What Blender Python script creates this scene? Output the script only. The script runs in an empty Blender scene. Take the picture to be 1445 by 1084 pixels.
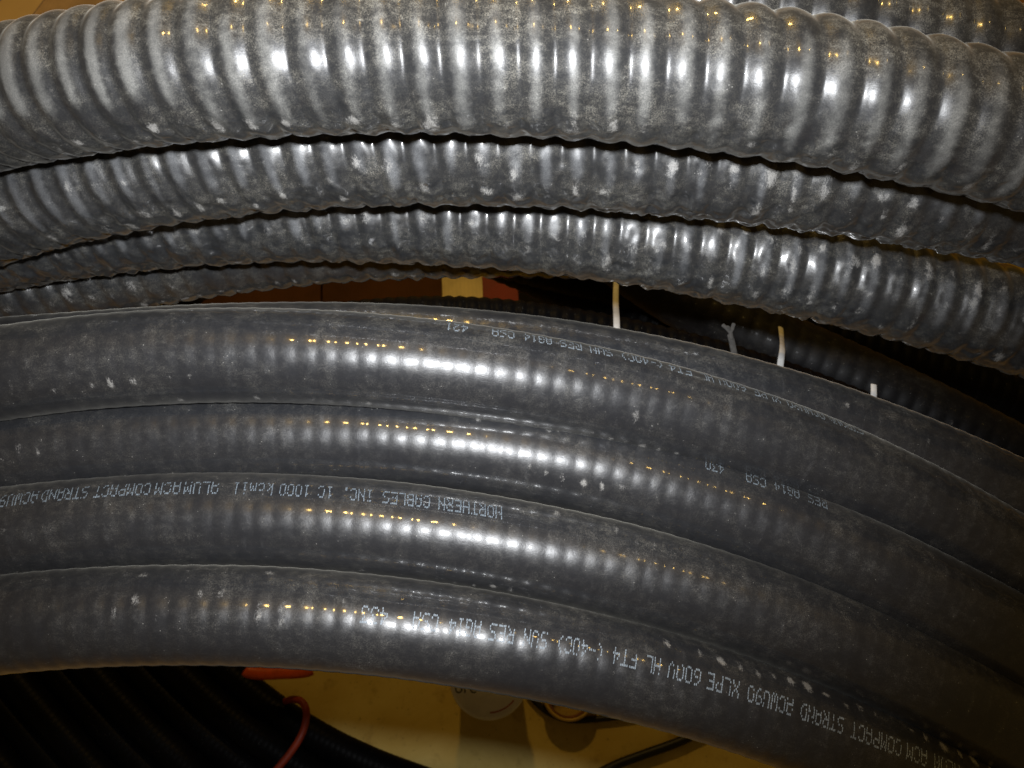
import bpy, bmesh, math, random
import numpy as np
from mathutils import Matrix, Vector

rng = np.random.default_rng(7)
random.seed(7)
R = math.radians
scene = bpy.context.scene

# ------------------------------------------------------------------ camera
F = 1226.0                      # focal length in photo pixels (1445 wide)
CX, CY = 722.5, 542.0
CAM_H = 1.20
cam_d = bpy.data.cameras.new('camera')
cam = bpy.data.objects.new('camera', cam_d)
scene.collection.objects.link(cam)
cam.location = (0, 0, CAM_H)
cam.rotation_euler = (R(20), 0, 0)          # looking down, 20 degrees off straight down
cam_d.sensor_width = 36.0
cam_d.lens = F / 1445 * 36
cam_d.clip_start = 0.01
cam_d.clip_end = 60
cam_d.dof.use_dof = True
cam_d.dof.focus_distance = 0.40
cam_d.dof.aperture_fstop = 22
scene.camera = cam
CM = np.array(Matrix.Translation((0, 0, CAM_H)) @ Matrix.Rotation(R(20), 4, 'X'))
CAMP = np.array([0, 0, CAM_H])

# ------------------------------------------------------------------ world, lights, exposure
world = bpy.data.worlds.new('World'); scene.world = world; world.use_nodes = True
bg = world.node_tree.nodes['Background']
bg.inputs[0].default_value = (1.0, 0.62, 0.20, 1); bg.inputs[1].default_value = 0.050      # dim amber glow of the shop's ceiling
scene.view_settings.view_transform = 'Standard'
scene.view_settings.look = 'None'
scene.view_settings.gamma = 1
scene.view_settings.exposure = 0.0
scene.view_settings.use_curve_mapping = False

def cam_to_world(x, y, z):
    p = CM @ np.array([x, y, z, 1.0]); return p[:3]
def P(u, v, D):
    return cam_to_world((u - CX) / F * D, (CY - v) / F * D, -D)
def ray_z(u, v, z):
    d = P(u, v, 1.0) - CAMP
    t = (z - CAM_H) / d[2]
    return CAMP + d * t

def lamp(name, kind, loc, energy, color, radius):
    d = bpy.data.lights.new(name, kind); d.energy = energy; d.color = color; d.shadow_soft_size = radius
    o = bpy.data.objects.new(name, d); scene.collection.objects.link(o); o.location = loc
    return o
# the camera's flash: a small lamp just above the lens
fl = lamp('camera_flash', 'SPOT', cam_to_world(-0.002, 0.043, 0.0), 17.0, (0.95, 0.97, 1.0), 0.0105)
aim = Vector(P(600, 300, 0.4)) - fl.location
fl.rotation_euler = aim.to_track_quat('-Z', 'Y').to_euler()
fl.data.spot_size = R(90); fl.data.spot_blend = 1.0
# warm ceiling lamps of the shop
def dir_lamp(name, ang_up, ang_side, dist, energy, radius=0.05):
    a, b = R(ang_up), R(ang_side)
    v = np.array([math.sin(b), math.sin(a) * math.cos(b), math.cos(a) * math.cos(b), 0.0])
    w = (CM @ v)[:3]
    return lamp(name, 'POINT', CAMP + w * dist, energy, (1.0, 0.62, 0.16), radius)
dir_lamp('ceiling_lamp', 44, -6, 2.2, 27, 0.062)
dir_lamp('ceiling_lamp', 92, -4, 2.6, 40, 0.065)
dir_lamp('ceiling_lamp', 46, 30, 2.8, 7, 0.035)

# ------------------------------------------------------------------ helpers
def tag(o, label=None, cat=None, group=None, kind=None):
    if label: o['label'] = label
    if cat: o['category'] = cat
    if group: o['group'] = group
    if kind: o['kind'] = kind
    return o
def link(name, me, mat=None, parent=None):
    o = bpy.data.objects.new(name, me)
    scene.collection.objects.link(o)
    if mat is not None: me.materials.append(mat)
    if parent is not None: o.parent = parent
    return o
def mesh_np(name, verts, faces, smooth=True):
    me = bpy.data.meshes.new(name)
    verts = np.asarray(verts, dtype=np.float32); faces = np.asarray(faces, dtype=np.int32)
    n, k = faces.shape
    me.vertices.add(len(verts)); me.vertices.foreach_set('co', verts.ravel())
    me.loops.add(n * k); me.loops.foreach_set('vertex_index', faces.ravel())
    me.polygons.add(n)
    me.polygons.foreach_set('loop_start', np.arange(0, n * k, k, dtype=np.int32))
    me.polygons.foreach_set('loop_total', np.full(n, k, dtype=np.int32))
    if smooth: me.polygons.foreach_set('use_smooth', np.ones(n, dtype=bool))
    me.update(calc_edges=True)
    return me

# ------------------------------------------------------------------ node helper
class NT:
    def __init__(s, name):
        s.m = bpy.data.materials.new(name); s.m.use_nodes = True
        s.t = s.m.node_tree; s.t.nodes.clear()
        s.out = s.t.nodes.new('ShaderNodeOutputMaterial')
        s.b = s.t.nodes.new('ShaderNodeBsdfPrincipled')
        s.t.links.new(s.b.outputs[0], s.out.inputs[0])
    def new(s, t, **kw):
        n = s.t.nodes.new(t)
        for k, v in kw.items(): setattr(n, k, v)
        return n
    def set(s, sock, v):
        if isinstance(v, bpy.types.NodeSocket): s.t.links.new(v, sock)
        else:
            if isinstance(v, (tuple, list)) and sock.type == 'RGBA' and len(v) == 3: v = (*v, 1)
            sock.default_value = v
    def math(s, op, a, b=0.0, c=None, clamp=False):
        n = s.new('ShaderNodeMath', operation=op, use_clamp=clamp)
        s.set(n.inputs[0], a); s.set(n.inputs[1], b)
        if c is not None: s.set(n.inputs[2], c)
        return n.outputs[0]
    def noise(s, vec, scale, detail=4, rough=0.55, dist=0.0):
        n = s.new('ShaderNodeTexNoise'); n.noise_dimensions = '3D'
        s.set(n.inputs['Vector'], vec); n.inputs['Scale'].default_value = scale
        n.inputs['Detail'].default_value = detail; n.inputs['Roughness'].default_value = rough
        n.inputs['Distortion'].default_value = dist
        return n.outputs[0]
    def ramp(s, x, a, b, lo=0.0, hi=1.0):
        n = s.new('ShaderNodeMapRange', interpolation_type='SMOOTHSTEP')
        s.set(n.inputs[0], x); s.set(n.inputs[1], a); s.set(n.inputs[2], b); s.set(n.inputs[3], lo); s.set(n.inputs[4], hi)
        return n.outputs[0]
    def mix(s, f, a, b):
        n = s.new('ShaderNodeMix', data_type='RGBA')
        s.set(n.inputs[0], f); s.set(n.inputs[6], a); s.set(n.inputs[7], b)
        return n.outputs[2]
    def map(s, vec, scale=(1, 1, 1), loc=(0, 0, 0)):
        n = s.new('ShaderNodeMapping'); s.set(n.inputs[0], vec); n.inputs['Scale'].default_value = scale
        n.inputs['Location'].default_value = loc
        return n.outputs[0]
    def attr(s, name):
        return s.new('ShaderNodeAttribute', attribute_name=name).outputs['Fac']
    def inp(s, **kw):
        for k, v in kw.items(): s.set(s.b.inputs[k.replace('_', ' ')], v)

def plain(name, col, rough=0.6, var=0.25, scale=30, spec=0.4):
    n = NT(name)
    co = n.new('ShaderNodeTexCoord').outputs['Object']
    f = n.noise(co, scale, 6, 0.6)
    d = tuple(c * (1 - var) for c in col); l = tuple(min(1, c * (1 + var)) for c in col)
    n.inp(Base_Color=n.mix(n.ramp(f, .3, .7), d, l), Roughness=rough, Specular_IOR_Level=spec)
    return n.m

def pvc(name, seed, dust_col=(.23, .215, .175), base=(.020, .021, .024), rough=(.20, .55), dust=1.0, coat=1.0, coat_r=.13, rub_col=(.155, .160, .167), sheen=.13, spec=.5):
    """black PVC jacket with settled dust, handling smears, scuffs and specks; attributes dust and scuff come from the mesh"""
    n = NT(name)
    uvn = n.new('ShaderNodeUVMap'); uvn.uv_map = 'UVMap'
    uv = uvn.outputs[0]                                        # metres along, metres around
    co = n.map(n.new('ShaderNodeTexCoord').outputs['Object'], (1, 1, 1), (seed * 3.1, seed * 1.7, seed))
    dmask = n.attr('dust'); sc = n.attr('scuff'); rub = n.attr('rub')
    big = n.noise(co, 45, 3, .6, .3)
    mid = n.noise(co, 190, 6, .74, .25)
    fine = n.noise(co, 2300, 2, .6)
    streak = n.noise(n.map(uv, (60, 420, 1), (seed, 0, 0)), 1.0, 3, .65, .5)
    grain = n.ramp(fine, .38, .66, .10, 1.8)
    dm = n.math('MULTIPLY', n.ramp(big, .36, .66, .28, 1.0), n.ramp(mid, .38, .66, .25, 1.0))
    dm = n.math('MULTIPLY', dm, n.math('MULTIPLY', n.ramp(streak, .32, .66, .6, 1.0), dmask))
    dm = n.math('MULTIPLY', n.math('MULTIPLY', dm, grain), dust, clamp=True)
    # scuffs: broken up by fine noise so that they look scraped
    sb = n.noise(n.map(uv, (900, 420, 1), (seed * 5, 0, 0)), 1.0, 4, .75, 2.2)
    sc2 = n.math('ADD', n.math('MULTIPLY', sc, .95), n.math('ADD', n.math('MULTIPLY', n.math('SUBTRACT', sb, .5), 1.5), n.math('MULTIPLY', n.math('SUBTRACT', mid, .5), 1.6)))
    sm = n.math('MULTIPLY', n.ramp(sc2, .16, .66), n.ramp(sc, .04, .25), clamp=True)
    sm = n.math('MULTIPLY', sm, n.ramp(fine, .3, .62, .55, 1.0))
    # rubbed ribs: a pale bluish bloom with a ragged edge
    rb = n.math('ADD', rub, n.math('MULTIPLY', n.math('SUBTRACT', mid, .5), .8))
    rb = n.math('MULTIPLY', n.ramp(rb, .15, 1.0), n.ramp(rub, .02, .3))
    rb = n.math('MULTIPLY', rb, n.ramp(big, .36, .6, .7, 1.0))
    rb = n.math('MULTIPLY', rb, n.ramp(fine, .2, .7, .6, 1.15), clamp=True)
    # specks of grit
    vo = n.new('ShaderNodeTexVoronoi'); n.set(vo.inputs['Vector'], co); vo.inputs['Scale'].default_value = 620
    spk = n.math('MULTIPLY', n.math('LESS_THAN', vo.outputs['Distance'], .13), n.ramp(mid, .54, .66))
    c = n.mix(n.math('MULTIPLY', dm, .62), base, dust_col)
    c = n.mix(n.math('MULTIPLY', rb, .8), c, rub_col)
    c = n.mix(n.math('MULTIPLY', sm, .75), c, (.36, .35, .33))
    c = n.mix(n.math('MULTIPLY', spk, .5), c, (.5, .49, .45))
    allm = n.math('MAXIMUM', dm, sm)
    rg = n.ramp(allm, 0.0, .8, rough[0], rough[1])
    rg = n.math('ADD', rg, n.ramp(mid, .3, .7, -.03, .07))
    ct = n.ramp(allm, .1, .75, coat, coat * .12)
    crr = n.ramp(n.math('ADD', big, n.math('MULTIPLY', allm, .5)), .35, 1.0, coat_r * .75, coat_r * 2.4)
    bp = n.new('ShaderNodeBump'); bp.inputs['Strength'].default_value = .45; bp.inputs['Distance'].default_value = .00035
    hh = n.math('ADD', n.math('MULTIPLY', mid, .8), n.math('MULTIPLY', fine, .12))
    hh = n.math('ADD', hh, n.math('MULTIPLY', sm, .6))
    n.set(bp.inputs['Height'], hh)
    bp2 = n.new('ShaderNodeBump'); bp2.inputs['Strength'].default_value = .07; bp2.inputs['Distance'].default_value = .00035
    n.set(bp2.inputs['Height'], mid)
    n.inp(Base_Color=c, Roughness=rg, Specular_IOR_Level=spec, Coat_Weight=ct, Coat_Roughness=crr, Normal=bp.outputs[0],
          Sheen_Weight=n.math('MULTIPLY', dmask, sheen), Sheen_Roughness=.35, Sheen_Tint=(.8, .76, .66))
    n.set(n.b.inputs['Coat Normal'], bp2.outputs[0])
    return n.m

# ------------------------------------------------------------------ cables
def catmull(pts, n=40):
    pts = np.asarray(pts, float); out = []
    ext = np.vstack([2 * pts[0] - pts[1], pts, 2 * pts[-1] - pts[-2]])
    for i in range(1, len(ext) - 2):
        p0, p1, p2, p3 = ext[i - 1], ext[i], ext[i + 1], ext[i + 2]
        t = np.linspace(0, 1, n, endpoint=False)[:, None]
        out.append(.5 * (2 * p1 + (p2 - p0) * t + (2 * p0 - 5 * p1 + 4 * p2 - p3) * t ** 2 + (3 * p1 - p0 - 3 * p2 + p3) * t ** 3))
    out.append(pts[-1:])
    return np.vstack(out)

def smooth_line(pts, ds, ext0, ext1):
    """spline through pts, smoothed by a low order fit, lengthened at both ends with the end curvature, resampled every ds"""
    c = catmull(pts)
    L = np.concatenate([[0], np.cumsum(np.linalg.norm(np.diff(c, axis=0), axis=1))])
    t = L / L[-1] * 2 - 1
    deg = min(6, len(pts) - 1)
    tt = np.linspace(-1, 1, 600)
    c = np.stack([np.polyval(np.polyfit(t, c[:, k], deg), tt) for k in range(3)], 1)
    def extend(c, length):                         # continue past c[-1]
        seg = np.linalg.norm(c[-1] - c[-2]); m = 60
        t1 = c[-1] - c[-2]; t1 /= np.linalg.norm(t1)
        t0 = c[-1 - m] - c[-2 - m]; t0 /= np.linalg.norm(t0)
        kv = (t1 - t0) / (np.linalg.norm(c[-1] - c[-1 - m]))
        p, d, out = c[-1].copy(), t1.copy(), []
        ax = np.cross(t1, kv); kn = np.linalg.norm(ax)
        ax = ax / kn if kn > 1e-9 else np.array([0, 0, 1.0])
        kn = min(kn, 3.0)
        for _ in range(int(length / .004)):
            d = d + np.cross(ax, d) * kn * .004; d /= np.linalg.norm(d)
            p = p + d * .004; out.append(p.copy())
        return np.vstack([c] + [np.array(out)]) if out else c
    c = extend(c, ext1); c = extend(c[::-1], ext0)[::-1]
    L = np.concatenate([[0], np.cumsum(np.linalg.norm(np.diff(c, axis=0), axis=1))])
    s = np.arange(0, L[-1], ds)
    c = np.stack([np.interp(s, L, c[:, k]) for k in range(3)], 1)
    k = max(3, int(.012 / ds) | 1); ker = np.hanning(k + 2)[1:-1]; ker /= ker.sum()
    pad = k // 2
    c = np.stack([np.convolve(np.pad(c[:, j], pad, mode='reflect', reflect_type='odd'), ker, 'valid') for j in range(3)], 1)
    return c, s

def project(p):
    q = (np.asarray(p) - CAMP) @ CM[:3, :3]
    return CX + F * q[:, 0] / -q[:, 2], CY - F * q[:, 1] / -q[:, 2]

def vnoise(x, seed):
    r = np.random.default_rng(seed).random(4096)
    i = np.floor(x).astype(int); f = x - i; f = f * f * (3 - 2 * f)
    return r[i % 4096] * (1 - f) + r[(i + 1) % 4096] * f

def vnoise2(x, y, seed):
    r = np.random.default_rng(seed).random((256, 256))
    i, j = np.floor(x).astype(int), np.floor(y).astype(int)
    f, g = x - i, y - j; f = f * f * (3 - 2 * f); g = g * g * (3 - 2 * g)
    i0, i1, j0, j1 = i % 256, (i + 1) % 256, j % 256, (j + 1) % 256
    return (r[i0, j0] * (1 - f) + r[i1, j0] * f) * (1 - g) + (r[i0, j1] * (1 - f) + r[i1, j1] * f) * g

class Cable: pass

def make_cable(name, pts, radius, pitch, amp, mat, label, cat='cable', group=None, per=12, around=96, ext=(.25, .25),
               eps=.22, helix=1.0, scuffs=(), dents=(), rubs=(), dust_top=.5, dust_all=.5, crumple=0.0, pwarp=None, seed=1, phase0=0.0, direct=False):
    W = np.array([P(*p) for p in pts]) if not direct else np.asarray(pts, float)
    ds = pitch / per
    c, s = smooth_line(W, ds, *ext)
    T = np.gradient(c, axis=0); T /= np.linalg.norm(T, axis=1)[:, None]
    N = CAMP - c; N -= (N * T).sum(1)[:, None] * T; N /= np.linalg.norm(N, axis=1)[:, None]
    B = np.cross(N, T)                                   # image up when T runs to the right
    B *= np.sign((B @ CM[:3, 1]).mean())
    n = len(s); th = np.linspace(-math.pi, math.pi, around + 1)   # seam on the far side
    S, TH = np.meshgrid(s, th, indexing='ij')
    run = s / pitch
    if pwarp is not None:                                 # the ribs lie closer where the jacket is squeezed in the bend
        uu, _ = project(c); run = np.cumsum(ds / (pitch * np.interp(uu, *pwarp)))
    ph = run[:, None] + helix * TH / (2 * math.pi) + phase0
    ph = ph + .10 * (vnoise(S / (pitch * 2.3), seed) - .5) + .06 * (vnoise(S / (pitch * .9) + 31, seed + 5) - .5)
    h = np.sqrt(np.sin(math.pi * ph) ** 2 + eps ** 2)
    h = (h - eps) / (math.sqrt(1 + eps * eps) - eps) - .62
    am = .82 + .36 * vnoise(S / (pitch * 1.1), seed + 9)
    idx = np.floor(ph)
    rad = radius + 2 * amp * h * am * (1 - .22 * np.clip(-np.sin(TH), 0, 1))
    rad = rad + radius * .012 * (vnoise(S / (radius * 1.6) + TH * .9, seed + 11) - .5)
    if crumple:
        q = vnoise2(S / .0042, TH * radius / .0050 + 40, seed) + .55 * vnoise2(S / .0019, TH * radius / .0024 + 40, seed + 1) - .77
        q = np.sign(q) * np.abs(q) ** 1.3
        rad = rad + crumple * q * (.10 + .9 * np.clip(-np.sin(TH) * 1.5 - .12, 0, 1) * (.25 + .75 * vnoise2(S / .03, TH * 2 + 40, seed + 2)))
    u, v = project(c)
    U = np.repeat(u[:, None], around + 1, 1)
    rr = np.random.default_rng(seed + 77)
    fr = ph - idx                                         # 0..1 between valleys, crest at .5
    def per_crest(lo, hi):
        tab = rr.uniform(lo, hi, 4096); return tab[idx.astype(int) % 4096]
    scuff = np.zeros_like(S)
    for (x0, x1, deg0, deg1, wdeg, prob, strength, at) in scuffs:
        centre = R(1) * (deg0 + (deg1 - deg0) * np.clip((U - x0) / (x1 - x0), 0, 1)) + R(wdeg) * per_crest(-.7, .7)
        wd = R(wdeg) * per_crest(.35, 1.0)
        on = (per_crest(0, 1) < prob) * per_crest(.35, 1.0)
        wx = per_crest(.10, .26)
        m = np.exp(-((TH - centre) / wd) ** 2 * 1.2) * np.exp(-((fr - at - per_crest(-.12, .12)) / wx) ** 2)
        fade = np.clip((U - x0) / 40, 0, 1) * np.clip((x1 - U) / 40, 0, 1)
        scuff = np.maximum(scuff, m * on * strength * fade)
    rub = np.zeros_like(S)
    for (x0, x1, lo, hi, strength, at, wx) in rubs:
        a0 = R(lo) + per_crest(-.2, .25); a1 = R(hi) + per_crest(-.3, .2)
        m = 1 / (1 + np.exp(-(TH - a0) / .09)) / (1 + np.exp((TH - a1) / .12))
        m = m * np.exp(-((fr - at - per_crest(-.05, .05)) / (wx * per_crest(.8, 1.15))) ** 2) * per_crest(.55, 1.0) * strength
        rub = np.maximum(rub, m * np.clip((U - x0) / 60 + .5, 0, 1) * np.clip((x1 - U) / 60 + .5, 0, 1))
    for (x0, x1, deg0, deg1, wdeg, prob, depth) in dents:
        centre = R(1) * (deg0 + (deg1 - deg0) * np.clip((U - x0) / (x1 - x0), 0, 1))
        m = np.exp(-((TH - centre) / R(wdeg)) ** 2) * np.exp(-((fr - .5) / .22) ** 2) * (per_crest(0, 1) < prob) * per_crest(.5, 1)
        fade = (U > x0) * (U < x1)
        rad = rad - m * depth * fade
    dust = dust_all + dust_top * np.clip(np.sin(TH) * 1.3 - .25, 0, 1) ** 1.2 + .15 * np.clip(-np.sin(TH) - .5, 0, 1)
    dust = np.clip(dust * (.75 + .5 * vnoise(S / .05 + TH * .6, seed + 3)), 0, 1.3)
    pos = c[:, None, :] + rad[..., None] * (np.cos(TH)[..., None] * N[:, None, :] + np.sin(TH)[..., None] * B[:, None, :])
    A1 = around
    ii, jj = np.meshgrid(np.arange(n - 1), np.arange(A1), indexing='ij')
    a = ii * A1 + jj; b = ii * A1 + (jj + 1) % A1
    faces = np.stack([a, b, b + A1, a + A1], -1).reshape(-1, 4)
    vp = pos[:, :A1].reshape(-1, 3)
    # outward winding
    f0 = faces[0]; nn = np.cross(vp[f0[1]] - vp[f0[0]], vp[f0[3]] - vp[f0[0]])
    if nn @ (vp[f0].mean(0) - c[0]) < 0: faces = faces[:, ::-1]
    me = mesh_np(name, vp, faces)
    uvl = me.uv_layers.new(name='UVMap')
    su = np.repeat(s, A1); tv = np.tile(th[:A1], n) * radius
    uvs = np.stack([su[faces], tv[faces]], -1)
    wrap = (np.arange(len(faces)) % A1) == A1 - 1
    w = uvs[wrap]; w[..., 1] = np.where(w[..., 1] < 0, w[..., 1] + 2 * math.pi * radius, w[..., 1]); uvs[wrap] = w
    uvl.data.foreach_set('uv', uvs.astype(np.float32).ravel())
    for nm, arr in (('dust', dust), ('scuff', scuff), ('rub', rub)):
        at = me.attributes.new(nm, 'FLOAT', 'POINT'); at.data.foreach_set('value', arr[:, :A1].astype(np.float32).ravel())
    o = link(name, me, mat); tag(o, label, cat, group)
    k = Cable(); k.o, k.c, k.s, k.N, k.B, k.T, k.rad, k.th, k.u, k.v, k.r = o, c, s, N, B, T, rad, th, u, v, radius
    return k

FONT = {'(': '001C224100', ')': '0041221C00', '-': '0808080808', '.': '0060600000', '0': '3E4141413E', '1': '00427F4000', '2': '4261514946',
        '3': '2141454B31', '4': '1814127F10', '6': '3C4A494930', '9': '064949291E', 'A': '7E1111117E', 'B': '7F49494936', 'C': '3E41414122',
        'D': '7F4141221C', 'E': '7F49494941', 'F': '7F09090901', 'G': '3E4149497A', 'H': '7F0808087F', 'I': '00417F4100', 'L': '7F40404040',
        'M': '7F020C027F', 'N': '7F0408107F', 'O': '3E4141413E', 'P': '7F09090906', 'R': '7F09192946', 'S': '4649494931', 'T': '01017F0101',
        'U': '3F4040403F', 'V': '1F2040201F', 'W': '3F4038403F', 'X': '6314081463', 'k': '7F10284400', 'c': '3844444420', 'm': '7C04180478',
        'i': '00447D4000', 'l': '00417F4000'}

def print_text(k, words, degs, mat, height=.0082, shear=0.0, drop=.06, wob=0.0):
    """ink-jet dot print, upside down in the photo: words = (text, x_left, x_right) in the photo's x, degs = (x, angle) table"""
    V, Fc = [], []
    i0 = int(np.argmin(np.abs(k.u - 0))); order = np.argsort(k.u)
    us, ss = k.u[order], k.s[order]
    r0 = np.random.default_rng(3)
    for text, xl, xr in words:
        s_r, s_l = np.interp(xr, us, ss), np.interp(xl, us, ss)
        cw = (s_r - s_l) / (len(text) - .26)
        for ci, ch in enumerate(text):
            if ch == ' ': continue
            cols = bytes.fromhex(FONT[ch]); yo = r0.normal(0, wob)
            for col in range(5):
                for row in range(7):
                    if not (cols[col] >> row) & 1 or r0.random() < drop: continue
                    yy = (3 - row) / 6 * height                      # + = up in the letter = down in the photo
                    sv = s_r - ci * cw - (col + .4) * cw * .165 + shear * yy
                    deg = np.interp(np.interp(sv, k.s, k.u), [d[0] for d in degs], [d[1] for d in degs])
                    t0 = R(deg) - (yy + yo) / k.r
                    hs, ht = cw * .165 * .36, height / 6 * .46 / k.r
                    jit = r0.normal(0, .00006, 2)
                    base = len(V)
                    for (a, b) in ((-1, -.6), (-.6, -1), (.6, -1), (1, -.6), (1, .6), (.6, 1), (-.6, 1), (-1, .6)):
                        sq, tq = sv + a * hs + jit[0], t0 + b * ht + jit[1] / k.r
                        f = sq / (k.s[1] - k.s[0]); i = int(np.clip(f, 0, len(k.s) - 2)); w = f - i
                        g = (tq + math.pi) / (k.th[1] - k.th[0]); j = int(g); x = g - j
                        rr = ((k.rad[i, j] * (1 - x) + k.rad[i, j + 1] * x) * (1 - w) + (k.rad[i + 1, j] * (1 - x) + k.rad[i + 1, j + 1] * x) * w) + .00012
                        C = k.c[i] * (1 - w) + k.c[i + 1] * w
                        Nn = k.N[i] * (1 - w) + k.N[i + 1] * w; Bb = k.B[i] * (1 - w) + k.B[i + 1] * w
                        V.append(C + rr * (math.cos(tq) * Nn + math.sin(tq) * Bb))
                    Fc.append(tuple(range(base, base + 8)))
    me = mesh_np('printed_lettering', V, Fc)
    return link('printed_lettering', me, mat, k.o)

M = {}
M['big'] = [pvc('dusty_black_jacket_%d' % i, i + 1.0, base=(.018, .019, .021), rough=(.33, .6), dust=1.1, coat_r=.09, rub_col=((.205, .205, .195), (.155, .160, .167), (.155, .160, .167))[i]) for i in range(3)]
M['small'] = [pvc('smooth_black_jacket_%d' % i, i + 11.0, dust_col=(.17, .16, .135), base=(.017, .018, .021), rough=(.33, .6), dust=.66, coat_r=.075, spec=.5) for i in range(3)]
M['deep'] = pvc('gap_shade_jacket', 31.0, dust_col=(.09, .085, .07), base=(.005, .005, .006), dust=.32, rough=(.5, .7), coat=.02, sheen=.0, spec=.15)  # jacket colour darkened to put the gap's shade on the slanting cable
M['black'] = pvc('shaded_black_jacket', 51.0, base=(.0025, .0025, .003), dust=.02, rough=(.42, .6), coat=.0, coat_r=.12, sheen=0, spec=.06)  # colour taken near black in place of the shade over these cables
M['ink'] = plain('pale_blue_ink', (.24, .285, .33), .6, .3, 900)
M['faded'] = plain('faded_blue_ink', (.16, .195, .23), .6, .35, 900)

# ---- upper coil of thick corrugated cable, each turn one diameter below the last
RB = .0276; PB = .0138
make_cable('corrugated_cable', [(900, 0, .398), (1000, 8, .398), (1100, 25, .398), (1200, 45, .398), (1300, 67, .399), (1400, 91, .40), (1500, 118, .402), (1620, 156, .405)], RB, PB, .0010, M['big'][2],
    'corrugated black cable turn at the top right corner, behind the thickest one', group='turns of the upper corrugated coil', seed=41, ext=(.12, .2), dust_top=.4, dust_all=.6)
k1 = make_cable('corrugated_cable', [(-150, 184, .398), (0, 142, .370), (120, 117, .355), (250, 100, .346), (400, 89, .340), (550, 85, .339), (700, 87, .338), (850, 96, .338), (1000, 109, .338), (1150, 130, .339), (1280, 154, .340), (1445, 191, .343), (1600, 232, .347)],
    RB, PB, .00088, M['big'][0], 'topmost and thickest looking corrugated black cable turn, dusty with bright ribs', group='turns of the upper corrugated coil', per=16, around=144, seed=42, crumple=.0020, pwarp=([-200, 100, 420, 900, 1300], [.82, .84, .98, 1.0, 1.06]),
    scuffs=[(0, 700, -52, -52, 14, .7, .8, .4), (500, 1100, -40, -48, 16, .6, .55, .5), (700, 1445, -60, -48, 12, .8, .7, .6), (0, 1445, -72, -75, 9, .6, .5, .5)],
    rubs=[(-200, 330, -20, 75, 1.35, .56, .24), (300, 1700, -50, 55, .8, .5, .24)],
    dents=[(850, 1300, -27, -30, 9, .6, .0016), (-100, 1500, -48, -48, 10, .5, .0012)], dust_top=.7, dust_all=.45, phase0=.2)
k2 = make_cable('corrugated_cable', [(-150, 340, 0.458), (0, 289, 0.435), (120, 256, 0.421), (250, 230, 0.412), (400, 212, 0.407), (550, 205, 0.405), (700, 205, 0.404), (850, 212, 0.404), (1000, 225, 0.405), (1150, 241, 0.406), (1280, 260, 0.408), (1445, 290, 0.412), (1600, 327, 0.417)],
    RB, PB, .00088, M['big'][1], 'second corrugated black cable turn from the top, scuffed along its ribs', group='turns of the upper corrugated coil', per=14, around=128, seed=43, crumple=.0030, pwarp=([-200, 100, 420, 900, 1300], [.90, .91, .98, 1.0, 1.0]),
    scuffs=[(0, 420, -8, -6, 8, .85, .7, .5), (450, 1300, -22, -14, 12, .75, .75, .45), (0, 900, -55, -48, 12, .85, .85, .5), (900, 1445, -10, 5, 12, .8, .9, .6), (1000, 1445, -45, -35, 14, .8, .7, .5)],
    rubs=[(-200, 1700, -30, 40, .95, .5, .24)],
    dents=[(-100, 1500, -15, -12, 9, .6, .0012), (-100, 1500, -42, -40, 9, .5, .0011)], dust_top=.4, dust_all=.42, phase0=.55)
k3 = make_cable('corrugated_cable', [(-150, 375, 0.486), (0, 337, 0.483), (120, 321, 0.480), (250, 306, 0.478), (400, 297, 0.475), (550, 299, 0.474), (700, 310, 0.473), (850, 324, 0.472), (1000, 348, 0.472), (1150, 379, 0.473), (1280, 412, 0.475), (1445, 458, 0.479), (1600, 511, 0.483)],
    RB, PB, .00084, M['big'][2], 'third corrugated black cable turn, lowest of the upper coil on the right', group='turns of the upper corrugated coil', per=14, around=128, seed=44, crumple=.0028, pwarp=([-200, 100, 420, 900, 1300], [.90, .91, .98, 1.0, 1.0]),
    scuffs=[(0, 520, -25, -15, 10, .6, .6, .5), (450, 1000, -12, -8, 12, .7, .6, .5), (950, 1445, 18, 30, 11, .75, .9, .6), (900, 1445, -15, 0, 14, .75, .7, .5), (600, 1445, -45, -40, 16, .8, .6, .5), (300, 1445, -75, -75, 8, .8, .6, .5)],
    rubs=[(-200, 1700, -28, 40, .95, .5, .24)],
    dents=[(-100, 1500, -12, 5, 9, .5, .001), (-100, 1500, -40, -30, 9, .5, .001)], dust_top=.4, dust_all=.42, phase0=.1)
k4 = make_cable('corrugated_cable', [(-150, 427, 0.528), (0, 404, 0.528), (150, 381, 0.530), (300, 353, 0.532), (450, 338, 0.534), (600, 330, 0.537), (720, 329, 0.539), (850, 332, 0.543), (1000, 340, 0.549), (1200, 367, 0.559)],
    RB, PB * .86, .0009, M['big'][0], 'corrugated black cable turn peeking out under the third one on the left', group='turns of the upper corrugated coil', per=12, around=96, seed=45, crumple=.0018,
    scuffs=[(60, 640, -62, -62, 8, .95, .95, .5), (0, 300, -30, -30, 12, .6, .6, .5)], dust_top=.3, dust_all=.4)

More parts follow.
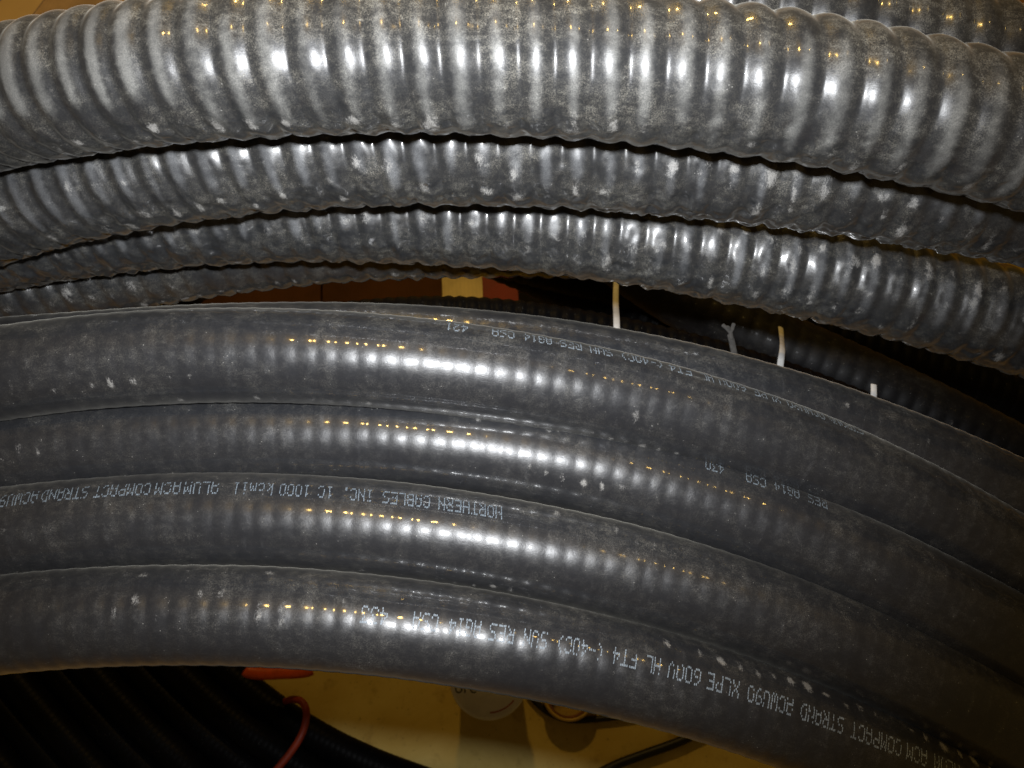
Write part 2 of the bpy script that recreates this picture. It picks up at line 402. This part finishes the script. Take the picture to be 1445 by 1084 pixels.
# ---- lower coil of smoother cable with white print
RS = .0225; PS = .0089
def small(pts, label, m, seed, **kw):
    kw['scuffs'] = [q[:6] + (q[6] * 1.25,) + q[7:] for q in kw.get('scuffs', [])]
    return make_cable('smooth_cable', pts, RS, PS, kw.pop('amp', .00010), m, label, group='turns of the lower smooth coil', per=8, around=96, eps=.2, seed=seed, rubs=[(-200, 1700, -40, 60, .30, .5, .2)], **kw)
kA0 = small([(-150, 520, .462), (100, 500, .462), (260, 491, .462), (400, 485, .462), (500, 486, .462), (618, 494, .462), (757, 506, .463), (871, 523, .464), (980, 543, .466), (1083, 577, .468), (1222, 616, .471), (1360, 672, .474), (1445, 713, .476), (1600, 795, .48)],
    'smooth black cable turn mostly hidden behind the one printed CSA 421', M['small'][1], 51, dust_top=.5, dust_all=.45, scuffs=[(1100, 1300, 30, 30, 12, .6, .5, .5)])
kA = small([(-150, 555, .412), (0, 527, .412), (104, 514, .412), (200, 506, .412), (311, 502, .412), (420, 502, .412), (500, 506, .413), (600, 517, .415), (722, 533, .418), (830, 553, .422), (945, 579, .427), (1049, 611, .432), (1153, 648, .437), (1291, 712, .444), (1360, 748, .448), (1445, 797, .452), (1600, 895, .46)],
    'uppermost of the four full smooth cable turns, printed CSA 421', M['small'][0], 52, dust_top=.62, dust_all=.5,
    scuffs=[(-20, 60, -22, -22, 10, .9, 1.0, .5), (60, 300, -30, -20, 7, .9, .9, .5), (840, 920, -25, -25, 12, .8, .9, .5), (820, 980, -58, -58, 7, 1, .8, .5), (540, 800, -66, -66, 6, .9, .7, .5), (100, 560, -62, -60, 8, .6, .5, .5)],
    dents=[(250, 450, 50, 50, 9, .95, .0006)])
kB = small([(-150, 665, .432), (0, 640, .430), (150, 624, .430), (311, 616, .430), (450, 615, .430), (560, 621, .430), (680, 634, .430), (780, 651, .430), (870, 671, .430), (945, 691, .430), (1049, 727, .430), (1153, 769, .430), (1291, 830, .430), (1360, 865, .430), (1445, 914, .432), (1600, 1010, .438)],
    'sunken smooth cable turn second of the four, with one row of white glints', M['small'][1], 53, dust_top=.5, dust_all=.40,
    scuffs=[(720, 900, -14, -16, 8, .9, .8, .5), (560, 790, 42, 42, 5, .9, .7, .5), (15, 110, 0, 0, 10, .8, .6, .5)])
kC = small([(-150, 775, .416), (0, 755, .416), (104, 742, .416), (208, 734, .416), (311, 732, .416), (415, 735, .416), (500, 742, .416), (600, 754, .416), (700, 768, .416), (781, 782, .416), (861, 799, .417), (945, 822, .418), (1026, 847, .419), (1118, 880, .420), (1222, 923, .422), (1291, 955, .424), (1360, 989, .426), (1445, 1038, .428), (1600, 1140, .432)],
    'third of the four smooth cable turns, printed NORTHERN CABLES INC along its upper flank', M['small'][2], 54, dust_top=.6, dust_all=.45,
    scuffs=[(-20, 60, -10, 0, 9, .9, .8, .5), (480, 800, -60, -62, 8, .8, .5, .5), (700, 1000, 48, 48, 14, .7, .35, .5)])
kD = small([(-150, 900, .400), (0, 881, .400), (104, 872, .400), (208, 868, .400), (311, 868, .400), (415, 872, .400), (500, 879, .401), (618, 892, .402), (722, 909, .404), (826, 931, .406), (930, 959, .409), (1049, 993, .413), (1153, 1033, .417), (1222, 1060, .420), (1291, 1093, .423), (1395, 1147, .427), (1600, 1265, .435)],
    'bottom smooth cable turn over the tan floor, printed CSA 433', M['small'][0], 55, dust_top=.6, dust_all=.42, amp=.00013,
    scuffs=[(860, 1420, 40, 52, 8, .95, .9, .5), (40, 420, 52, 55, 7, .8, .45, .5), (130, 520, 10, 10, 20, .9, .30, .5), (520, 780, 42, 42, 5, .7, .45, .5)])
INK = M['ink']
print_text(kD, [('433', 516, 550), ('CSA', 584, 616), ('AG14', 631, 672), ('RES', 684, 716), ('SUN', 729, 759), ('(-40C)', 773, 833), ('FT4', 846, 877), ('HL', 890, 908), ('600V', 919, 961),
                ('XLPE', 971, 1012), ('ACWU90', 1024, 1083), ('STRAND', 1094, 1150), ('COMPACT', 1161, 1227), ('ACM', 1235, 1261), ('ALUM', 1271, 1305), ('kcmil', 1325, 1375)],
           [(530, 10), (700, 10), (800, 12), (950, 13), (1053, 14), (1194, 18), (1290, 25)], INK, .0066)
print_text(kC, [('NORTHERN', 616, 700), ('CABLES', 542, 604), ('INC.', 488, 528), ('1C', 456, 475), ('1000', 405, 444), ('kcmil', 343, 395), ('ALUM', 278, 323), ('ACM', 239, 272),
                ('COMPACT', 158, 232), ('STRAND', 88, 149), ('ACWU90', 22, 82), ('XLPE', -30, 10)],
           [(0, 42), (200, 41), (400, 39), (700, 39)], M['faded'], .0064, shear=.12)
print_text(kA, [('421', 623, 652), ('CSA', 685, 714), ('AG14', 727, 764), ('RES', 776, 804), ('SUN', 816, 845), ('(-40C)', 857, 913), ('FT4', 922, 951), ('HL', 965, 980), ('600V', 989, 1024),
                ('XLPE', 1036, 1070), ('ACWU90', 1081, 1130), ('STRAND', 1137, 1182)],
           [(637, 60), (800, 63), (950, 65), (1100, 68), (1200, 72)], INK, .0064, drop=.08)
print_text(kB, [('430', 972, 996), ('CSA', 1026, 1052), ('AG14', 1064, 1097), ('RES', 1109, 1134)], [(984, 50), (1040, 52), (1120, 58)], M['faded'], .0062, drop=.12)

# ---- cables deep in the gap between the two coils
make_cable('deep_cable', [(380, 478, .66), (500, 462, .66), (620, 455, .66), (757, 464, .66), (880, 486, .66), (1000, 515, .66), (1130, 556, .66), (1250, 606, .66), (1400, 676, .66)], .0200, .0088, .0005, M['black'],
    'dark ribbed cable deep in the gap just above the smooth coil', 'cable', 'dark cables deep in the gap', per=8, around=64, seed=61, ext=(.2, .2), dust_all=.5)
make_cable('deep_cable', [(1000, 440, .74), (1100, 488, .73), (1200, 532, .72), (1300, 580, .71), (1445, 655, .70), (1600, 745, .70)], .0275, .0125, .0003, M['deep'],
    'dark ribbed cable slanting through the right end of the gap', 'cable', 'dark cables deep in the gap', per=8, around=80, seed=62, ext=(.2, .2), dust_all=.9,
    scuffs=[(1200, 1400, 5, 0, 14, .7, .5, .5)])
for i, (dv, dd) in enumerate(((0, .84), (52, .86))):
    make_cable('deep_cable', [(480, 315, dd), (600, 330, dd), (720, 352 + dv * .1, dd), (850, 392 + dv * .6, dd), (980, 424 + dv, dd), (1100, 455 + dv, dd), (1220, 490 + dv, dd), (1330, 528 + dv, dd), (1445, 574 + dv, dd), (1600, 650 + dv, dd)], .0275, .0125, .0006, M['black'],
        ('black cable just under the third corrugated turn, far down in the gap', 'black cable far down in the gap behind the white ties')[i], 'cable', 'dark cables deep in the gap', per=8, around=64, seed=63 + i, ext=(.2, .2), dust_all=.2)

# ------------------------------------------------------------------ floor
def floor_material():
    n = NT('stained_tan_floor')
    co = n.new('ShaderNodeTexCoord').outputs['Object']
    a = n.noise(co, 5.0, 6, .62, .6); b = n.noise(co, 26, 6, .65); d = n.noise(co, 160, 3, .6)
    c = n.mix(n.ramp(a, .38, .66), (.56, .40, .085), (.68, .53, .16))
    c = n.mix(n.math('MULTIPLY', n.ramp(b, .53, .72), .55), c, (.24, .125, .012))
    c = n.mix(n.math('MULTIPLY', n.ramp(d, .62, .75), .5), c, (.12, .06, .015))
    bp = n.new('ShaderNodeBump'); bp.inputs['Strength'].default_value = .3; bp.inputs['Distance'].default_value = .002
    n.set(bp.inputs['Height'], b)
    n.inp(Base_Color=c, Roughness=.6, Normal=bp.outputs[0], Specular_IOR_Level=.35)
    return n.m
fm = mesh_np('floor', [(-4, -4, 0), (4, -4, 0), (4, 5, 0), (-4, 5, 0)], [(0, 1, 2, 3)], False)
tag(link('floor', fm, floor_material()), kind='structure')

# ------------------------------------------------------------------ black cables on the floor, lower left
base = [(60, 640), (160, 762), (250, 858), (300, 905), (345, 945), (372, 971), (401, 993), (440, 1015), (480, 1036), (560, 1070), (640, 1100), (740, 1132)]
bp3 = np.array([ray_z(u, v, .06) for u, v in base])
tg = np.gradient(bp3, axis=0); tg /= np.linalg.norm(tg, axis=1)[:, None]
side = np.cross(tg, [0, 0, 1.0]); side /= np.linalg.norm(side, axis=1)[:, None]
if side[:, 0].mean() > 0: side = -side
RF = .0195
ordn = ['first', 'second', 'third', 'fourth', 'fifth', 'sixth', 'seventh', 'eighth']
floor_cables = []
for i in range(8):
    q = bp3 + side * (RF + i * 2 * RF * .93); q[:, 2] = RF + .001 + (.0145 if i % 2 else 0)
    kk = make_cable('floor_cable', q, RF, .0075, .00012, M['black'],
        '%s black cable on the floor counted from the tan patch, lower left' % ordn[i], 'cable', 'black cables on the floor at lower left', per=6, around=40, seed=70 + i, ext=(.3, .1), dust_all=.2, direct=True)
    floor_cables.append(kk)

# ------------------------------------------------------------------ tube helper for ties and cords
def tube(name, pts, r, mat, around=14, closed=False, flat=1.0, up=(0, 0, 1), parent=None, taper=True):
    c = catmull(pts, 14) if not closed else catmull(list(pts) + [pts[0]], 14)[:-1]
    n = len(c)
    T = np.gradient(c, axis=0) if not closed else np.roll(c, -1, 0) - np.roll(c, 1, 0)
    T /= np.linalg.norm(T, axis=1)[:, None]
    S = np.cross(T, up); S /= np.linalg.norm(S, axis=1)[:, None]
    Nn = np.cross(S, T)
    th = np.linspace(0, 2 * math.pi, around, endpoint=False)
    rr = np.full(n, r)
    if not closed and taper: rr[0] *= .35; rr[-1] *= .35; rr[1] *= .8; rr[-2] *= .8
    pos = c[:, None] + rr[:, None, None] * (np.cos(th)[None, :, None] * S[:, None] + flat * np.sin(th)[None, :, None] * Nn[:, None])
    V = pos.reshape(-1, 3); Fc = []
    for i in range(n if closed else n - 1):
        i2 = (i + 1) % n
        for j in range(around):
            j2 = (j + 1) % around
            Fc.append((i * around + j, i * around + j2, i2 * around + j2, i2 * around + j))
    me = bpy.data.meshes.new(name)
    fl_ = [tuple(f) for f in Fc]
    if not closed: fl_ += [tuple(range(around))[::-1], tuple((n - 1) * around + j for j in range(around))]
    me.from_pydata([tuple(v) for v in V], [], fl_)
    me.polygons.foreach_set('use_smooth', np.ones(len(fl_), dtype=bool))
    bm = bmesh.new(); bm.from_mesh(me); bmesh.ops.recalc_face_normals(bm, faces=bm.faces); bm.to_mesh(me); bm.free()
    return link(name, me, mat, parent)

M['orange'] = plain('orange_plastic', (.62, .085, .012), .4, .2, 60)
M['tie'] = plain('dull_red_tie', (.26, .03, .010), .5, .2, 60)
tie = tube('red_tie', [ray_z(u, v, z) for u, v, z in [(402, 990, .03), (412, 987, .05), (424, 989, .06), (432, 1001, .064), (431, 1020, .066), (424, 1040, .07), (410, 1062, .07), (392, 1084, .07), (372, 1106, .066), (350, 1124, .05)]], .0044, M['tie'])

tag(tie, 'thin dull red tie looped over the black cables on the floor', 'tie')
stk = tube('orange_strip', [ray_z(u, v, .075) for u, v in [(346, 945), (352, 949), (370, 951), (395, 950), (420, 949), (434, 947), (440, 944)]], .0072, M['orange'], flat=.6, taper=True)
tag(stk, 'short bright orange strip just under the bottom smooth cable', 'strip')
M['cord'] = plain('black_cord_rubber', (.012, .011, .010), .5)
cord = tube('extension_lead', [ray_z(u, v, .007) for u, v in [(1900, 560), (1650, 700), (1400, 830), (1250, 905), (1130, 962), (1050, 1001), (985, 1034), (950, 1050), (905, 1066), (860, 1084), (800, 1118), (740, 1160)]], .0058, M['cord'])
tag(cord, 'thin black cord running across the tan floor at bottom right', 'cord')

# ------------------------------------------------------------------ round tub with printed lid
def lathe(name, prof, loc, mat, parent=None, seg=64):
    V, Fc = [], []
    for i, (r, z) in enumerate(prof):
        for j in range(seg):
            a = 2 * math.pi * j / seg; V.append((r * math.cos(a), r * math.sin(a), z))
    for i in range(len(prof) - 1):
        for j in range(seg):
            j2 = (j + 1) % seg; Fc.append((i * seg + j, i * seg + j2, (i + 1) * seg + j2, (i + 1) * seg + j))
    me = mesh_np(name, V, Fc); o = link(name, me, mat, parent); o.location = loc
    return o
M['white'] = plain('cream_plastic', (.86, .80, .66), .45, .08, 40)
M['red'] = plain('red_print', (.45, .07, .03), .6)
M['dark'] = plain('dark_print', (.05, .045, .04), .6)
lidc = ray_z(690, 957, .09)
tub = bpy.data.objects.new('round_tub', None); scene.collection.objects.link(tub); tub.location = (lidc[0], lidc[1], 0)
tag(tub, 'round cream tub with a printed lid standing on the tan floor', 'tub')
lathe('body', [(.0, .001), (.036, .001), (.039, .006), (.044, .078), (.044, .080)], (0, 0, 0), M['white'], tub)
lathe('lid', [(.0455, .074), (.0475, .076), (.048, .086), (.0465, .090), (.044, .090), (.0425, .0885), (.0, .0885)], (0, 0, 0), M['white'], tub)
V, Fc = [], []
for i in range(25):
    a = R(-88 + 48 * i / 24)
    for r_ in (.0385, .0400): V.append((r_ * math.cos(a), r_ * math.sin(a), .0889))
for i in range(24): Fc.append((2 * i, 2 * i + 1, 2 * i + 3, 2 * i + 2))
link('printed_line', mesh_np('printed_line', V, Fc, False), M['red'], tub)
tc = bpy.data.curves.new('printed_word', 'FONT'); tc.body = 'ore'; tc.size = .019; tc.align_x = 'CENTER'
to = bpy.data.objects.new('printed_word_curve', tc); scene.collection.objects.link(to)
dg = bpy.context.evaluated_depsgraph_get(); tm = bpy.data.meshes.new_from_object(to.evaluated_get(dg))
bpy.data.objects.remove(to)
tm.materials.clear(); tw = link('printed_word', tm, M['dark'], tub); tw.name = 'printed_word'; tw.location = (-.028, -.017, .0889)

# ------------------------------------------------------------------ roll of yellow tape beside it
M['yellow'] = plain('yellow_tape', (.55, .36, .07), .45, .15, 60)
M['core'] = plain('brown_card_core', (.22, .09, .03), .8)
rl = ray_z(803, 979, .03)
roll = bpy.data.objects.new('tape_roll', None); scene.collection.objects.link(roll); roll.location = (rl[0], rl[1], 0)
tag(roll, 'yellow rimmed tape roll lying on the floor right of the tub', 'tape roll')
lathe('tape', [(.0295, .001), (.0325, .001), (.0335, .003), (.0335, .028), (.0325, .030), (.0295, .030), (.0295, .001)], (0, 0, 0), M['yellow'], roll)
lathe('core', [(.0265, .002), (.0294, .002), (.0294, .027), (.0265, .027), (.0265, .002)], (0, 0, 0), M['core'], roll)
M['cord2'] = M['cord']
lp = tube('black_lead', [ray_z(u, v, .005) for u, v in [(735, 960), (752, 986), (775, 1006), (805, 1016), (850, 1014), (900, 1008), (960, 1000), (1020, 985), (1120, 930), (1260, 820), (1450, 640), (1700, 420)]], .004, M['cord'])
tag(lp, 'thin black lead curving round the tape roll', 'cord')

# ------------------------------------------------------------------ boxes behind the coils
def card_material(name, col):
    n = NT(name)
    co = n.new('ShaderNodeTexCoord').outputs['Object']
    w = n.new('ShaderNodeTexWave'); n.set(w.inputs[0], co); w.inputs['Scale'].default_value = 60; w.inputs['Distortion'].default_value = 1.5
    f = n.noise(co, 12, 6, .6)
    c = n.mix(n.ramp(f, .35, .68), tuple(x * .72 for x in col), tuple(x * 1.12 for x in col))
    c = n.mix(n.math('MULTIPLY', w.outputs[1], .12), c, tuple(x * .6 for x in col))
    n.inp(Base_Color=c, Roughness=.8, Specular_IOR_Level=.2)
    return n.m
M['card'] = card_material('brown_cardboard', (.50, .31, .12))
M['card2'] = card_material('dull_cardboard', (.30, .15, .045))
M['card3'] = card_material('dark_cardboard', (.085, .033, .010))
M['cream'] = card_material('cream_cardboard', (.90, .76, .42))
M['shadefill'] = plain('shade_fill', (.012, .010, .008), .8, .3, 20, .1)  # near-black fill for the dark stretch right of the red carton
M['redbox'] = plain('red_carton', (.22, .006, .004), .5, .2, 20)
def slab(name, size, mat, parent, loc=(0, 0, 0), rot=(0, 0, 0), bev=.002):
    bm = bmesh.new(); bmesh.ops.create_cube(bm, size=1)
    bmesh.ops.scale(bm, vec=size, verts=bm.verts)
    bmesh.ops.bevel(bm, geom=bm.edges[:], offset=min(bev, min(size) * .3), segments=2, affect='EDGES')
    me = bpy.data.meshes.new(name); bm.to_mesh(me); bm.free()
    o = link(name, me, mat, parent); o.location = loc; o.rotation_euler = rot
    return o
def carton(name, label, loc, rz, size, mat, flaps=True, tape=None, z0=0.0):
    e = bpy.data.objects.new(name, None); scene.collection.objects.link(e); e.location = (loc[0], loc[1], z0); e.rotation_euler = (0, 0, rz)
    tag(e, label, 'box')
    w, d, h = size; t = .005
    slab('side', (t, d, h), mat, e, (-w / 2 + t / 2, 0, h / 2)); slab('side', (t, d, h), mat, e, (w / 2 - t / 2, 0, h / 2))
    slab('side', (w - 2 * t - .001, t, h - .002), mat, e, (0, -d / 2 + t / 2 + .001, h / 2)); slab('side', (w - 2 * t - .001, t, h - .002), mat, e, (0, d / 2 - t / 2 - .001, h / 2))
    slab('bottom', (w - 2 * t - .002, d - 2 * t - .004, t), mat, e, (0, 0, t / 2 + .002))
    if flaps == 'lid': slab('lid', (w - .002, d - .004, .004), mat, e, (0, 0, h + .0035))
    elif flaps:
        slab('flap', (w / 2 - .002, d - .004, .004), mat, e, (-w / 4, 0, h + .0035)); slab('flap', (w / 2 - .002, d - .004, .004), mat, e, (w / 4, 0, h + .0035))
        if tape: slab('tape_strip', (.05, d - .002, .0012), tape, e, (0, 0, h + .0068), bev=.0003)
    return e
M['tape'] = plain('glossy_brown_tape', (.62, .40, .13), .3, .08, 10)
bx = ray_z(96, -40, .30)
carton('cardboard_box', 'brown taped cardboard box at the top left corner', (bx[0], bx[1] + .06), R(-22), (.42, .44, .30), M['card'], tape=M['tape'])
bx = ray_z(1475, -55, .25)
carton('cardboard_box', 'brown cardboard box at the top right corner', (bx[0], bx[1] + .05), R(12), (.42, .40, .25), M['card2'])
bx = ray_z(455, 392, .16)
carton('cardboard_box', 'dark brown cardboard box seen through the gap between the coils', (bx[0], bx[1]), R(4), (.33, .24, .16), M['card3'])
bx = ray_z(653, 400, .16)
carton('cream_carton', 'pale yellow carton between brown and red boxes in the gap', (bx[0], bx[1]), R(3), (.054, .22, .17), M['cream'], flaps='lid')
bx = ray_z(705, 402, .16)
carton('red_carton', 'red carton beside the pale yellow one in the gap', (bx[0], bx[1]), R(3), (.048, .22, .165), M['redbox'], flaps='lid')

bx = ray_z(800, 408, .14)  # added dark block, covers lit floor where the gap should be in shade
carton('shade_block', 'added dark block right of the red carton, standing in for shade', (bx[0] + .01, bx[1]), R(3), (.16, .20, .145), M['shadefill'], flaps='lid')

# ------------------------------------------------------------------ white ties and a frayed strap in the gap
M['nylon'] = plain('white_nylon', (.82, .82, .80), .45, .10, 200)
M['strap'] = plain('grey_worn_strap', (.045, .042, .038), .8, .3, 300)
def ribbon(name, pts, w, t, mat, label, cat, group=None):
    o = tube(name, pts, w / 2, mat, around=10, flat=t / w, up=(0, -.2, 1), taper=False)
    o.data.polygons.foreach_set('use_smooth', np.ones(len(o.data.polygons), dtype=bool))
    return tag(o, label, cat, group)
ribbon('white_tie', [P(873, 540, .56), P(871, 490, .58), P(870, 450, .61), P(869, 415, .70), P(872, 340, .80)], .0048, .0018, M['nylon'], 'longest white tie hanging in the gap, left of the other two', 'tie', 'white ties in the gap')
ribbon('white_tie', [P(1104, 580, .56), P(1101, 522, .58), P(1104, 492, .61), P(1102, 466, .70), P(1096, 400, .80)], .0048, .0018, M['nylon'], 'middle white tie in the gap, right of the frayed grey strap', 'tie', 'white ties in the gap')
ribbon('white_tie', [P(1229, 610, .59), P(1231, 575, .60), P(1233, 558, .605), P(1233, 543, .61)], .0045, .0018, M['nylon'], 'short white tie stub at the right end of the gap', 'tie', 'white ties in the gap')
st = bpy.data.objects.new('frayed_strap', None); scene.collection.objects.link(st); st.location = P(1036, 520, .53)
tag(st, 'frayed dark grey strap end sticking up in the gap', 'strap')
def strap_piece(pts, w):
    o = tube('strand', [np.array(p) - np.array(st.location) for p in pts], w / 2, M['strap'], around=8, flat=.35, up=(0, -.2, 1)); o.parent = st; return o
strap_piece([P(1042, 540, .53), P(1038, 510, .53), P(1034, 488, .53), P(1030, 470, .53)], .0042)
for dx, dy in ((-10, 458), (-4, 462), (7, 456)):
    strap_piece([P(1033, 480, .5295), P(1031, 470, .5295), P(1030 + dx * .5, 463, .5295), P(1029 + dx, dy, .5295)], .0026)

# ------------------------------------------------------------------ render settings
scene.render.engine = 'CYCLES'
scene.render.resolution_x = 1024; scene.render.resolution_y = 768
scene.cycles.sample_clamp_indirect = 4
